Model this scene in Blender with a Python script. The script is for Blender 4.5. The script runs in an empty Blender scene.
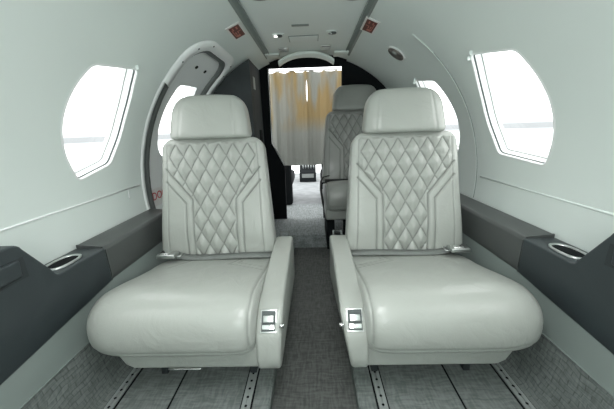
import bpy, bmesh, math, random
from mathutils import Vector, Matrix
from mathutils.geometry import delaunay_2d_cdt
random.seed(4)
sc = bpy.context.scene
COL = sc.collection
R0, ZC = 0.865, 0.587           # cabin tube: radius and height of its axis

# ------------------------------------------------------------------ materials
def mat(name, col, rough=.5, metal=0., noise=None, bump=None, spec=.5, emit=None, coat=0.):
    m = bpy.data.materials.new(name); m.use_nodes = True
    nt = m.node_tree; b = nt.nodes['Principled BSDF']
    b.inputs['Base Color'].default_value = (*col, 1)
    b.inputs['Roughness'].default_value = rough
    b.inputs['Metallic'].default_value = metal
    b.inputs['Specular IOR Level'].default_value = spec
    b.inputs['Coat Weight'].default_value = coat
    if emit:
        b.inputs['Emission Color'].default_value = (*emit[0], 1)
        b.inputs['Emission Strength'].default_value = emit[1]
    tc = nt.nodes.new('ShaderNodeTexCoord')
    if noise:                      # (scale, colour2, detail)
        n = nt.nodes.new('ShaderNodeTexNoise'); n.inputs['Scale'].default_value = noise[0]
        n.inputs['Detail'].default_value = noise[2] if len(noise) > 2 else 4
        r = nt.nodes.new('ShaderNodeValToRGB')
        r.color_ramp.elements[0].position = .35; r.color_ramp.elements[1].position = .65
        r.color_ramp.elements[0].color = (*col, 1); r.color_ramp.elements[1].color = (*noise[1], 1)
        nt.links.new(tc.outputs['Object'], n.inputs['Vector'])
        nt.links.new(n.outputs['Fac'], r.inputs['Fac']); nt.links.new(r.outputs['Color'], b.inputs['Base Color'])
    if bump:                       # (scale, strength, distance)
        n = nt.nodes.new('ShaderNodeTexNoise'); n.inputs['Scale'].default_value = bump[0]; n.inputs['Detail'].default_value = 6
        bp = nt.nodes.new('ShaderNodeBump'); bp.inputs['Strength'].default_value = bump[1]; bp.inputs['Distance'].default_value = bump[2]
        nt.links.new(tc.outputs['Object'], n.inputs['Vector'])
        nt.links.new(n.outputs['Fac'], bp.inputs['Height']); nt.links.new(bp.outputs['Normal'], b.inputs['Normal'])
    return m

def leather_mat(name, col, col2):
    m = mat(name, col, .29, noise=(3.0, col2, 3), spec=.5)
    nt = m.node_tree; b = nt.nodes['Principled BSDF']; tc = nt.nodes.new('ShaderNodeTexCoord')
    v = nt.nodes.new('ShaderNodeTexVoronoi'); v.inputs['Scale'].default_value = 260
    n = nt.nodes.new('ShaderNodeTexNoise'); n.inputs['Scale'].default_value = 9; n.inputs['Detail'].default_value = 5; n.inputs['Distortion'].default_value = 1.2
    b1 = nt.nodes.new('ShaderNodeBump'); b1.inputs['Strength'].default_value = .12; b1.inputs['Distance'].default_value = .001
    b2 = nt.nodes.new('ShaderNodeBump'); b2.inputs['Strength'].default_value = .45; b2.inputs['Distance'].default_value = .009
    L = nt.links.new
    L(tc.outputs['Object'], v.inputs['Vector']); L(tc.outputs['Object'], n.inputs['Vector'])
    L(v.outputs['Distance'], b1.inputs['Height']); L(n.outputs['Fac'], b2.inputs['Height'])
    L(b1.outputs['Normal'], b2.inputs['Normal']); L(b2.outputs['Normal'], b.inputs['Normal'])
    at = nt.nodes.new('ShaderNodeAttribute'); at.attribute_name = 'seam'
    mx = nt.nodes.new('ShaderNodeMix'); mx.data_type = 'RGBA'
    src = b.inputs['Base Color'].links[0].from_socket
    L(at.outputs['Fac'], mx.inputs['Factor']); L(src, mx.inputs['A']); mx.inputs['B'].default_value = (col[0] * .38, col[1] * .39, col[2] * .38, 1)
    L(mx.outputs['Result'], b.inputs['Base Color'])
    return m

def carpet_mat(name, c1, c2, c3, sx, sy, brick=True):
    m = bpy.data.materials.new(name); m.use_nodes = True
    nt = m.node_tree; b = nt.nodes['Principled BSDF']; b.inputs['Roughness'].default_value = .95
    b.inputs['Specular IOR Level'].default_value = .1
    L = nt.links.new
    tc = nt.nodes.new('ShaderNodeTexCoord')
    dn = nt.nodes.new('ShaderNodeTexNoise'); dn.inputs['Scale'].default_value = 14
    mp = nt.nodes.new('ShaderNodeMix'); mp.data_type = 'RGBA'; mp.blend_type = 'LINEAR_LIGHT'; mp.inputs['Factor'].default_value = .012
    L(tc.outputs['Object'], dn.inputs['Vector'])
    L(tc.outputs['Object'], mp.inputs['A']); L(dn.outputs['Color'], mp.inputs['B'])
    mapn = nt.nodes.new('ShaderNodeMapping'); mapn.inputs['Scale'].default_value = (1, 1, 1)
    sx_ = nt.nodes.new('ShaderNodeSeparateXYZ'); L(mp.outputs['Result'], sx_.inputs[0])
    ab = nt.nodes.new('ShaderNodeMath'); ab.operation = 'ABSOLUTE'; L(sx_.outputs['X'], ab.inputs[0])
    sm = nt.nodes.new('ShaderNodeMath'); sm.operation = 'ADD'; L(ab.outputs[0], sm.inputs[0]); L(sx_.outputs['Z'], sm.inputs[1])
    cb_ = nt.nodes.new('ShaderNodeCombineXYZ'); m1 = nt.nodes.new('ShaderNodeMath'); m1.operation = 'MULTIPLY'; m1.inputs[1].default_value = sx
    m2 = nt.nodes.new('ShaderNodeMath'); m2.operation = 'MULTIPLY'; m2.inputs[1].default_value = sy
    L(sx_.outputs['Y'], m2.inputs[0]); L(sm.outputs[0], m1.inputs[0]); L(m2.outputs[0], cb_.inputs[0]); L(m1.outputs[0], cb_.inputs[1])
    L(cb_.outputs[0], mapn.inputs['Vector'])
    # crossing threads: two stretched noises
    na = nt.nodes.new('ShaderNodeTexNoise'); na.inputs['Scale'].default_value = 1; na.inputs['Detail'].default_value = 3
    ma = nt.nodes.new('ShaderNodeMapping'); ma.inputs['Scale'].default_value = (18, 130, 18); L(mp.outputs['Result'], ma.inputs['Vector']); L(ma.outputs['Vector'], na.inputs['Vector'])
    nb = nt.nodes.new('ShaderNodeTexNoise'); nb.inputs['Scale'].default_value = 1; nb.inputs['Detail'].default_value = 3
    mb = nt.nodes.new('ShaderNodeMapping'); mb.inputs['Scale'].default_value = (130, 18, 130); L(mp.outputs['Result'], mb.inputs['Vector']); L(mb.outputs['Vector'], nb.inputs['Vector'])
    ad = nt.nodes.new('ShaderNodeMath'); ad.operation = 'ADD'; L(na.outputs['Fac'], ad.inputs[0]); L(nb.outputs['Fac'], ad.inputs[1])
    hf = nt.nodes.new('ShaderNodeMath'); hf.operation = 'MULTIPLY'; hf.inputs[1].default_value = .5; L(ad.outputs[0], hf.inputs[0])
    r = nt.nodes.new('ShaderNodeValToRGB'); r.color_ramp.elements[0].position = .40; r.color_ramp.elements[1].position = .60
    r.color_ramp.elements[0].color = (*c1, 1); r.color_ramp.elements[1].color = (*c2, 1)
    L(hf.outputs[0], r.inputs['Fac'])
    col = r.outputs['Color']
    if brick:
        bt = nt.nodes.new('ShaderNodeTexBrick'); bt.inputs['Scale'].default_value = 1
        bt.inputs['Mortar Size'].default_value = .07; bt.inputs['Mortar Smooth'].default_value = 1
        bt.inputs['Color1'].default_value = (1, 1, 1, 1); bt.inputs['Color2'].default_value = (.8, .8, .8, 1); bt.inputs['Mortar'].default_value = (*c3, 1)
        bt.inputs['Brick Width'].default_value = 1.0; bt.inputs['Row Height'].default_value = .55; bt.inputs['Mortar Size'].default_value = .06
        L(mapn.outputs['Vector'], bt.inputs['Vector'])
        mx = nt.nodes.new('ShaderNodeMix'); mx.data_type = 'RGBA'; mx.blend_type = 'MULTIPLY'; mx.inputs['Factor'].default_value = .75
        L(col, mx.inputs['A']); L(bt.outputs['Color'], mx.inputs['B']); col = mx.outputs['Result']
    L(col, b.inputs['Base Color'])
    bp = nt.nodes.new('ShaderNodeBump'); bp.inputs['Strength'].default_value = .6; bp.inputs['Distance'].default_value = .003
    L(hf.outputs[0], bp.inputs['Height']); L(bp.outputs['Normal'], b.inputs['Normal'])
    return m

M = {}
M['liner'] = mat('liner', (.75, .82, .79), .42, noise=(2.2, (.77, .835, .805), 2), bump=(160, .05, .001))
M['rim'] = mat('rim', (.86, .89, .88), .4)
M['panel'] = mat('panel', (.74, .80, .775), .45, bump=(120, .05, .001))
M['groove'] = mat('groove', (.24, .28, .265), .5)
M['leather'] = leather_mat('leather', (.375, .395, .366), (.405, .425, .396))
M['leather_shaded'] = leather_mat('leather_shaded', (.23, .243, .228), (.26, .273, .256))  # same leather darkened: the far seat's shade is put into the colour
M['welt'] = mat('welt', (.20, .22, .21), .6)
M['console'] = mat('console', (.036, .046, .050), .42, bump=(300, .25, .0008), spec=.45)
M['ledge'] = mat('ledge', (.075, .082, .080), .36, bump=(220, .25, .0008))
M['kick'] = mat('kick', (.22, .258, .245), .5)
M['carpet'] = carpet_mat('carpet', (.145, .166, .158), (.225, .25, .24), None, 0, 0, False)
M['carpet_wall'] = carpet_mat('carpet_wall', (.15, .17, .162), (.215, .24, .23), (.45, .45, .45), 30, 24, True)
M['carpet_aisle'] = carpet_mat('carpet_aisle', (.082, .086, .082), (.135, .142, .136), (.5, .5, .5), 40, 60, False)
M['carpet_front'] = carpet_mat('carpet_front', (.16, .18, .18), (.30, .33, .33), (.6, .6, .6), 40, 60, False)
M['cockpit_floor'] = mat('cockpit_floor', (.17, .185, .19), .8, noise=(9, (.24, .26, .265), 4))
M['dark'] = mat('dark', (.020, .026, .028), .7, noise=(7, (.032, .040, .043), 5))
M['black'] = mat('black', (.006, .008, .009), .8, spec=.15)
M['seal'] = mat('seal', (.13, .145, .14), .55)
M['gasket'] = mat('gasket', (.07, .085, .085), .5)
M['gasket_grey'] = mat('gasket_grey', (.35, .38, .37), .5)
M['metal'] = mat('metal', (.62, .64, .63), .28, 1.0)
M['chrome'] = mat('chrome', (.86, .87, .86), .12, 1.0)
M['track'] = mat('track', (.34, .37, .36), .4, .2)
M['belt'] = mat('belt', (.17, .185, .175), .6, bump=(400, .4, .001))
M['belt_black'] = mat('belt_black', (.012, .014, .014), .5)
M['red'] = mat('red', (.11, .018, .013), .45)
M['redink'] = mat('redink', (.52, .035, .05), .5)
M['pink'] = mat('pink', (.50, .19, .15), .5)
M['white'] = mat('white', (.80, .80, .78), .4)
M['glow'] = mat('glow', (.9, .9, .88), .4, emit=((1, .98, .94), 1.6))
M['grille'] = mat('grille', (.075, .068, .062), .35, noise=(40, (.22, .20, .18), 3))

def glass_mat():
    m = bpy.data.materials.new('acrylic'); m.use_nodes = True; nt = m.node_tree
    for n in list(nt.nodes): nt.nodes.remove(n)
    o = nt.nodes.new('ShaderNodeOutputMaterial'); t = nt.nodes.new('ShaderNodeBsdfTransparent'); g = nt.nodes.new('ShaderNodeBsdfGlossy')
    g.inputs['Roughness'].default_value = .05; t.inputs['Color'].default_value = (.97, .985, .98, 1)
    mx = nt.nodes.new('ShaderNodeMixShader'); mx.inputs[0].default_value = .05
    nt.links.new(t.outputs[0], mx.inputs[1]); nt.links.new(g.outputs[0], mx.inputs[2]); nt.links.new(mx.outputs[0], o.inputs[0])
    return m
M['glass'] = glass_mat()

def curtain_mat():
    m = bpy.data.materials.new('curtain_cloth'); m.use_nodes = True; nt = m.node_tree; L = nt.links.new
    for n in list(nt.nodes): nt.nodes.remove(n)
    o = nt.nodes.new('ShaderNodeOutputMaterial'); d = nt.nodes.new('ShaderNodeBsdfDiffuse'); t = nt.nodes.new('ShaderNodeBsdfTranslucent')
    tc = nt.nodes.new('ShaderNodeTexCoord'); sp = nt.nodes.new('ShaderNodeSeparateXYZ'); L(tc.outputs['Object'], sp.inputs[0])
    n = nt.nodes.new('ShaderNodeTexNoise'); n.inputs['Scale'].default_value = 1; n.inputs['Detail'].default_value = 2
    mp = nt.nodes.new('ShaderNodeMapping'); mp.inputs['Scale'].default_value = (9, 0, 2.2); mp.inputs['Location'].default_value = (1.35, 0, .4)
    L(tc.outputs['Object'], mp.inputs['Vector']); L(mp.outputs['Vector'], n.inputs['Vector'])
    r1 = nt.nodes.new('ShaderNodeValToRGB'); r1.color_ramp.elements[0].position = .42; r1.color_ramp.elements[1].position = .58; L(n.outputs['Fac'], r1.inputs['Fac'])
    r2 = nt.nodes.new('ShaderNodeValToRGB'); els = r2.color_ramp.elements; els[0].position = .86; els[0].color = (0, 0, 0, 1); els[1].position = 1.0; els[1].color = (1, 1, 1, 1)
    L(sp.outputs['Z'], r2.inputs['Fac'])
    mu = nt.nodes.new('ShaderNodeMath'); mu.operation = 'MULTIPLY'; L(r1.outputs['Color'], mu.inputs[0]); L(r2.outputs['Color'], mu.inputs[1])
    cm_ = nt.nodes.new('ShaderNodeMix'); cm_.data_type = 'RGBA'; cm_.inputs['A'].default_value = (.27, .285, .262, 1); cm_.inputs['B'].default_value = (.30, .235, .125, 1)  # ochre mask paints sunlight glowing through the cloth into its colour
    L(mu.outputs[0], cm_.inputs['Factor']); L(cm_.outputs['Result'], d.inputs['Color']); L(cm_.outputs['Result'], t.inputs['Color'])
    mx = nt.nodes.new('ShaderNodeMixShader'); mx.inputs[0].default_value = .30
    L(d.outputs[0], mx.inputs[1]); L(t.outputs[0], mx.inputs[2]); L(mx.outputs[0], o.inputs[0])
    return m
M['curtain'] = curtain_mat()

# ------------------------------------------------------------------ helpers
def link(o, parent=None):
    COL.objects.link(o)
    if parent is not None: o.parent = parent
    return o

def tag(o, label=None, cat=None, group=None, kind=None):
    if label: o['label'] = label
    if cat: o['category'] = cat
    if group: o['group'] = group
    if kind: o['kind'] = kind
    return o

def mesh(name, V, F, m, parent=None, smooth=True, bevel=0, seg=3, recalc=True, solid=0, angle=35, seam=None):
    me = bpy.data.meshes.new(name)
    me.from_pydata([tuple(v) for v in V], [], F)
    if seam:
        at = me.attributes.new('seam', 'FLOAT', 'POINT')
        for i_, q_ in enumerate(seam): at.data[i_].value = q_
    if recalc:
        bm = bmesh.new(); bm.from_mesh(me); bmesh.ops.remove_doubles(bm, verts=bm.verts, dist=1e-6)
        bmesh.ops.recalc_face_normals(bm, faces=bm.faces); bm.to_mesh(me); bm.free()
    for p in me.polygons: p.use_smooth = smooth
    me.materials.append(m)
    o = bpy.data.objects.new(name, me); link(o, parent)
    if solid:
        s = o.modifiers.new('solid', 'SOLIDIFY'); s.thickness = solid; s.offset = 0
    if bevel:
        b = o.modifiers.new('bevel', 'BEVEL'); b.width = bevel; b.segments = seg; b.limit_method = 'ANGLE'; b.angle_limit = math.radians(angle)
        b.harden_normals = False
    return o

class MB:
    def __init__(s): s.V = []; s.F = []
    def add(s, V, F):
        n = len(s.V); s.V += [tuple(v) for v in V]; s.F += [tuple(i + n for i in f) for f in F]
    def box(s, x0, x1, y0, y1, z0, z1):
        V = [(x, y, z) for x in (x0, x1) for y in (y0, y1) for z in (z0, z1)]
        s.add(V, [(0, 1, 3, 2), (4, 6, 7, 5), (0, 4, 5, 1), (2, 3, 7, 6), (0, 2, 6, 4), (1, 5, 7, 3)])
    def tube(s, pts, r, n=10, closed=False, flat=1.0):
        P = [Vector(p) for p in pts]; N = len(P); V = []; up = Vector((0, 0, 1)); prev = None
        for i, p in enumerate(P):
            a = P[(i - 1) % N] if (closed or i > 0) else p
            b = P[(i + 1) % N] if (closed or i < N - 1) else p
            t = (b - a).normalized()
            if prev is None:
                u = t.cross(up)
                if u.length < .1: u = t.cross(Vector((1, 0, 0)))
            else: u = prev - t * prev.dot(t)
            u.normalize(); prev = u; w = t.cross(u)
            for k in range(n):
                q = 2 * math.pi * k / n
                V.append(p + u * (math.cos(q) * r) + w * (math.sin(q) * r * flat))
        F = []
        for i in range(N if closed else N - 1):
            j = (i + 1) % N
            for k in range(n):
                F.append((i * n + k, i * n + (k + 1) % n, j * n + (k + 1) % n, j * n + k))
        if not closed: F += [tuple(range(n)), tuple(range((N - 1) * n, N * n))]
        s.add(V, F)
    def prism(s, poly, a0, a1, axis='x'):
        """poly: list of (p, q); axis x -> (y,z), axis y -> (x,z), axis z -> (x,y)"""
        n = len(poly)
        def P(a, p, q): return {'x': (a, p, q), 'y': (p, a, q), 'z': (p, q, a)}[axis]
        V = [P(a0, *c) for c in poly] + [P(a1, *c) for c in poly]
        s.add(V, [tuple(range(n)), tuple(range(2 * n - 1, n - 1, -1))] + [(i, (i + 1) % n, n + (i + 1) % n, n + i) for i in range(n)])
    def build(s, name, m, parent=None, **k): return mesh(name, s.V, s.F, m, parent, **k)

def empty(name, loc):
    o = bpy.data.objects.new(name, None); o.empty_display_size = .1; o.location = loc; return link(o)

# objects under an Empty are built in world space and then shifted
def child_fix(root):
    for c in root.children:
        c.matrix_parent_inverse = Matrix.Translation(-Vector(root.location))

# ---- cabin tube: (y, s) with s = arc length from the crown
def cyl(sd, y, s, r=R0):
    th = s / R0
    return (sd * r * math.sin(th), y, ZC + r * math.cos(th))
def s_of_z(z): return R0 * math.acos(max(-1, min(1, (z - ZC) / R0)))
def inpoly(p, poly):
    x, y = p; c = False; n = len(poly)
    for i in range(n):
        x1, y1 = poly[i]; x2, y2 = poly[(i + 1) % n]
        if (y1 > y) != (y2 > y) and x < (x2 - x1) * (y - y1) / (y2 - y1) + x1: c = not c
    return c
def round_poly(poly, r, n=6):
    out = []; N = len(poly)
    for i in range(N):
        p = Vector(poly[i]); a = Vector(poly[i - 1]) - p; b = Vector(poly[(i + 1) % N]) - p
        rr = min(r if a.angle(b) < 2.3 else .07, a.length * .48, b.length * .48)
        A = p + a.normalized() * rr; B = p + b.normalized() * rr
        for k in range(n + 1):
            t = k / n; q = A * (1 - t) ** 2 + p * 2 * t * (1 - t) + B * t * t
            out.append((q.x, q.y))
    return out
def offset(poly, d):
    """grow (d>0) a polygon"""
    N = len(poly); area = sum(poly[i][0] * poly[(i + 1) % N][1] - poly[(i + 1) % N][0] * poly[i][1] for i in range(N)); sg = 1 if area > 0 else -1
    out = []
    for i in range(N):
        a = Vector(poly[i - 1]); p = Vector(poly[i]); b = Vector(poly[(i + 1) % N])
        t = (b - a)
        if t.length < 1e-9: out.append(poly[i]); continue
        t.normalize(); out.append((p.x + sg * t.y * d, p.y - sg * t.x * d))
    return out
def surface(name, sd, y0, y1, s0, s1, holes, m, r=R0, dy=.07, ds=.03, **k):
    pts = []; edges = []
    ny = max(1, round((y1 - y0) / dy)); ns = max(1, round((s1 - s0) / ds))
    near = [offset(h, .006) for h in holes]
    for i in range(ny + 1):
        for j in range(ns + 1):
            p = (y0 + (y1 - y0) * i / ny, s0 + (s1 - s0) * j / ns)
            if any(inpoly(p, h) for h in near): continue
            pts.append(p)
    for h in holes:
        b = len(pts); pts += h; edges += [(b + i, b + (i + 1) % len(h)) for i in range(len(h))]
    rr = [(y0, s0), (y1, s0), (y1, s1), (y0, s1)]; b = len(pts); pts += rr
    edges += [(b + i, b + (i + 1) % 4) for i in range(4)]
    v, e, f, _, _, _ = delaunay_2d_cdt([Vector(p) for p in pts], edges, [], 0, 1e-5)
    F = []
    for t in f:
        c = ((v[t[0]].x + v[t[1]].x + v[t[2]].x) / 3, (v[t[0]].y + v[t[1]].y + v[t[2]].y) / 3)
        if c[0] < y0 or c[0] > y1 or c[1] < s0 or c[1] > s1: continue
        if any(inpoly(c, h) for h in holes): continue
        F.append(tuple(t) if sd < 0 else tuple(reversed(t)))
    o = mesh(name, [cyl(sd, p.x, p.y, r) for p in v], F, m, recalc=False, **k)
    bm = bmesh.new(); bm.from_mesh(o.data); bmesh.ops.delete(bm, geom=[q for q in bm.verts if not q.link_faces], context='VERTS'); bm.to_mesh(o.data); bm.free()
    return o
def ring(name, sd, A, ra, B, rb, m, parent=None, extra=None, **k):
    """band between loop A at radius ra and loop B at radius rb (and on to extra)"""
    loops = [(A, ra), (B, rb)] + (extra or []); n = len(A); V = []; F = []
    for lp, r in loops: V += [cyl(sd, p[0], p[1], r) for p in lp]
    for q in range(len(loops) - 1):
        for i in range(n):
            j = (i + 1) % n; F.append((q * n + i, q * n + j, (q + 1) * n + j, (q + 1) * n + i))
    return mesh(name, V, F, m, parent, **k)
def arcstrip(sd, y0, y1, s0, s1, r0, r1, n=24):
    """raised strip following the tube, as V,F"""
    V = []; F = []
    for i in range(n + 1):
        s = s0 + (s1 - s0) * i / n
        V += [cyl(sd, y0, s, r0), cyl(sd, y0, s, r1), cyl(sd, y1, s, r1), cyl(sd, y1, s, r0)]
    for i in range(n):
        a = i * 4; b = a + 4
        for k in range(4): F.append((a + k, a + (k + 1) % 4, b + (k + 1) % 4, b + k))
    F += [(0, 1, 2, 3), (n * 4, n * 4 + 1, n * 4 + 2, n * 4 + 3)]
    return V, F

Y0, YF = -0.75, 2.372
S_TOP = R0 * math.asin(.30 / R0)
S_BOT = s_of_z(.42)

# ------------------------------------------------------------------ walls with window openings
def zs(poly): return [(y, s_of_z(z)) for y, z in poly]
winL = round_poly(zs([(.955, 1.118), (.918, 1.045), (.905, .95), (.925, .85), (.985, .742), (1.150, .782), (1.205, .885), (1.212, 1.03), (1.168, 1.143)]), .022)
winR = round_poly(zs([(.993, 1.122), (.962, 1.05), (.942, .96), (.95, .86), (.998, .745), (1.250, .766), (1.305, .90), (1.275, 1.05), (1.207, 1.158)]), .022)
winR2 = [(y + .60, s) for y, s in winR]
def rrect(y0, y1, s0, s1, r, n=8):
    out = []
    for cx, cy, a0 in ((y1 - r, s1 - r, 0), (y0 + r, s1 - r, 90), (y0 + r, s0 + r, 180), (y1 - r, s0 + r, 270)):
        for k in range(n + 1):
            a = math.radians(a0 + 90 * k / n); out.append((cx + r * math.cos(a), cy + r * math.sin(a)))
    res = []; m_ = n + 1
    for i in range(len(out)):       # straight sides carry points too, so that they can follow the tube
        p, q = out[i], out[(i + 1) % len(out)]; res.append(p)
        if i % m_ == n:
            for k in range(1, 16): res.append((p[0] + (q[0] - p[0]) * k / 16, p[1] + (q[1] - p[1]) * k / 16))
    return res
DO = dict(y0=1.365, y1=1.935, s0=s_of_z(1.325), s1=s_of_z(.07), r=.15)
def door_loop(i): return rrect(DO['y0'] + i, DO['y1'] - i, DO['s0'] + i, DO['s1'] - i, DO['r'] - i * .6)
winL_added = [(y - .635, s) for y, s in winL]; winR_added = [(y - .675, s) for y, s in winR]  # aft openings added out of view to let daylight onto the seats
wl = surface('wall_left', -1, Y0, YF, S_TOP, S_BOT, [winL, winL_added, door_loop(.045)], M['liner']); tag(wl, kind='structure')
wr = surface('wall_right', 1, Y0, YF, S_TOP, S_BOT, [winR, winR2, winR_added], M['liner']); tag(wr, kind='structure')
# lower tube below the wall on both sides (hidden behind consoles), closes the cabin from daylight
for sd, nm in ((-1, 'wall_left_lower'), (1, 'wall_right_lower')):
    o = surface(nm, sd, Y0, YF, S_BOT - .02, s_of_z(.02), [door_loop(.045)] if sd < 0 else [], M['kick'], r=R0 + .055); tag(o, kind='structure')

def make_window(name, sd, loop):
    root = empty(name, cyl(sd, sum(p[0] for p in loop) / len(loop), sum(p[1] for p in loop) / len(loop)))
    tag(root, kind='structure')
    inn = offset(loop, -.012); inn2 = offset(loop, -.016)
    ring('window_rim', sd, offset(loop, .008), R0 - .0002, offset(loop, .004), R0 - .002, M['rim'], root, extra=[(offset(loop, .001), R0 - .002), (loop, R0 + .004)])
    ring('window_reveal', sd, loop, R0 + .004, inn, R0 + .050, M['rim'], root)
    ring('gasket', sd, offset(loop, -.001), R0 + .008, offset(loop, -.005), R0 + .011, M['gasket'], root, extra=[(offset(loop, -.003), R0 + .0145)])
    ring('shade_track', sd, offset(loop, -.009), R0 + .034, offset(loop, -.0125), R0 + .036, M['gasket_grey'], root, extra=[(offset(loop, -.010), R0 + .038)])
    n = len(inn); V = [cyl(sd, p[0], p[1], R0 + .050) for p in inn]
    mesh('pane', V, [tuple(range(n))], M['glass'], root, smooth=False)
    # little shade catches on the upper rim
    b = MB()
    for yy in (.62, .8):
        k = max(range(n), key=lambda i: -abs(loop[i][0] - (min(p[0] for p in loop) * (1 - yy) + max(p[0] for p in loop) * yy)) - loop[i][1] * .5)
        p = cyl(sd, loop[k][0], loop[k][1] - .014, R0 - .006); b.box(p[0] - .006, p[0] + .006, p[1] - .004, p[1] + .004, p[2] - .008, p[2] + .008)
    b.build('shade_catch', M['panel'], root, bevel=.002)
    child_fix(root); return root
make_window('window_1', -1, winL); make_window('window_2', 1, winR); make_window('window_3', 1, winR2); make_window('window_added_4', -1, winL_added); make_window('window_added_5', 1, winR_added)

# ------------------------------------------------------------------ cabin door (left)
dr = empty('door_1', (-.85, 1.65, .11)); tag(dr, kind='structure')
ring('door_frame', -1, door_loop(-.004), R0 - .0005, door_loop(0), R0 - .007, M['rim'], dr, extra=[(door_loop(.016), R0 - .007), (door_loop(.018), R0 + .006)])
ring('door_seal', -1, door_loop(.018), R0 + .004, door_loop(.022), R0 - .003, M['seal'], dr, extra=[(door_loop(.036), R0 - .004), (door_loop(.040), R0 + .003), (door_loop(.044), R0 - .004), (door_loop(.070), R0 - .003), (door_loop(.074), R0 + .006), (door_loop(.078), R0 + .016)])
A_, B_, C_, D_, E_ = door_loop(-.006), door_loop(-.003), door_loop(.046), door_loop(.050), door_loop(.050)
idx = [k for k in range(len(A_)) if A_[k][1] < s_of_z(1.12)]
idx = sorted(idx, key=lambda k: -math.atan2(A_[k][1] - s_of_z(1.12) - .02, A_[k][0] - 1.65) % (2 * math.pi))
idx = sorted(idx, key=lambda k: math.atan2(-(A_[k][1] - s_of_z(1.10)), -(A_[k][0] - 1.65)) * -1)
pl0 = [(DO['y0'] , s_of_z(1.10))]
V = []; F = []
rows = []
def cp(lp, rr): return [cyl(-1, lp[k][0], lp[k][1], rr) for k in idx]
def endp(i_, rr): return [cyl(-1, DO['y0'] + i_, s_of_z(1.085), rr)], [cyl(-1, DO['y1'] - i_, s_of_z(1.085), rr)]
for i_, rr in ((-.006, R0 - .004), (-.004, R0 - .015), (.046, R0 - .015), (.050, R0 - .005)):
    rows.append(cp(door_loop(i_), rr))
nn = len(rows[0])
for r_ in rows: V += r_
for q in range(3):
    for k in range(nn - 1): F.append((q * nn + k, q * nn + k + 1, (q + 1) * nn + k + 1, (q + 1) * nn + k))
mesh('door_cover_plate', V, F, M['rim'], dr)
dw = round_poly(zs([(1.56, 1.135), (1.525, 1.02), (1.52, .90), (1.55, .80), (1.62, .75), (1.72, .75), (1.80, .80), (1.82, .9), (1.81, 1.02), (1.77, 1.15)]), .03)
lp = door_loop(.075)
v, e, f, _, _, _ = delaunay_2d_cdt([Vector(p) for p in lp + dw + [(1.45 + .035 * i, .62 + .03 * j) for i in range(12) for j in range(34)]],
    [(i, (i + 1) % len(lp)) for i in range(len(lp))] + [(len(lp) + i, len(lp) + (i + 1) % len(dw)) for i in range(len(dw))], [], 0, 1e-5)
F = []
for t in f:
    c = (sum(v[i].x for i in t) / 3, sum(v[i].y for i in t) / 3)
    if inpoly(c, lp) and not inpoly(c, dw): F.append(tuple(t))
mesh('door_panel', [cyl(-1, p.x, p.y, R0 + .014) for p in v], F, M['rim'], dr, recalc=False)
ring('door_window_reveal', -1, dw, R0 + .014, offset(dw, -.01), R0 + .05, M['rim'], dr)
mesh('pane', [cyl(-1, p[0], p[1], R0 + .05) for p in offset(dw, -.01)], [tuple(range(len(dw)))], M['glass'], dr, smooth=False)
def disc(sd, y, s, ry, rs, r, n=20, h=.004):
    V = [cyl(sd, y + ry * math.cos(2 * math.pi * k / n), s + rs * math.sin(2 * math.pi * k / n), r) for k in range(n)]
    V += [cyl(sd, y + ry * math.cos(2 * math.pi * k / n), s + rs * math.sin(2 * math.pi * k / n), r - h) for k in range(n)]
    return V, [tuple(range(n, 2 * n)), tuple(range(n))] + [(k, (k + 1) % n, n + (k + 1) % n, n + k) for k in range(n)]
for yy in (1.60, 1.72):
    b = MB(); b.add(*disc(-1, yy, s_of_z(1.225), .014, .010, R0 + .015, h=.003)); b.build('door_latch_hole', M['black'], dr)
b = MB()
for (yy, ss) in ((1.415, .545), (1.385, .64), (1.50, .49), (1.87, .52), (1.91, .60)):
    b.add(*disc(-1, yy, ss, .005, .005, R0 - .015, n=10, h=.002))
b.build('frame_screws', M['gasket'], dr)
# white door placard with red lettering
V = [cyl(-1, y, s, R0 + .0125) for y, s in ((1.445, s_of_z(.60)), (1.60, s_of_z(.60)), (1.60, s_of_z(.505)), (1.445, s_of_z(.505)))]
mesh('door_placard', V, [(0, 1, 2, 3)], M['white'], dr, smooth=False)
tcv = bpy.data.curves.new('door_text', 'FONT'); tcv.body = 'DOOR'; tcv.size = .062; tcv.align_x = 'LEFT'; tcv.extrude = .0005
to = bpy.data.objects.new('door_lettering', tcv); tcv.materials.append(M['redink']); link(to)
to.matrix_world = Matrix.Translation(Vector(cyl(-1, 1.450, s_of_z(.540), R0 + .010))) @ Matrix(((0, 0, 1, 0), (1, 0, 0, 0), (0, 1, 0, 0), (0, 0, 0, 1)))
to.parent = dr
child_fix(dr)

# ------------------------------------------------------------------ ceiling
V = []; F = []; n = 12; ys = [Y0, 0, 1, 2.10]
for y in ys:
    for i in range(n + 1):
        x = -.262 + .524 * i / n; V.append((x, y, 1.418 - .012 * (x / .262) ** 2))
for a in range(3):
    for i in range(n): F.append((a * (n + 1) + i, a * (n + 1) + i + 1, (a + 1) * (n + 1) + i + 1, (a + 1) * (n + 1) + i))
cl = mesh('ceiling', V, F, M['panel']); tag(cl, kind='structure')
b = MB()      # roof behind the panel up to the bulkhead
for i in range(16):
    W_ = S_TOP + .05; s0 = -W_ + 2 * W_ * i / 16; s1 = -W_ + 2 * W_ * (i + 1) / 16
    b.add([cyl(1, Y0, s0, R0 + .01), cyl(1, Y0, s1, R0 + .01), cyl(1, YF, s1, R0 + .01), cyl(1, YF, s0, R0 + .01)], [(0, 1, 2, 3)])
b.build('ceiling_roof', M['panel']).__setitem__('kind', 'structure')
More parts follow.
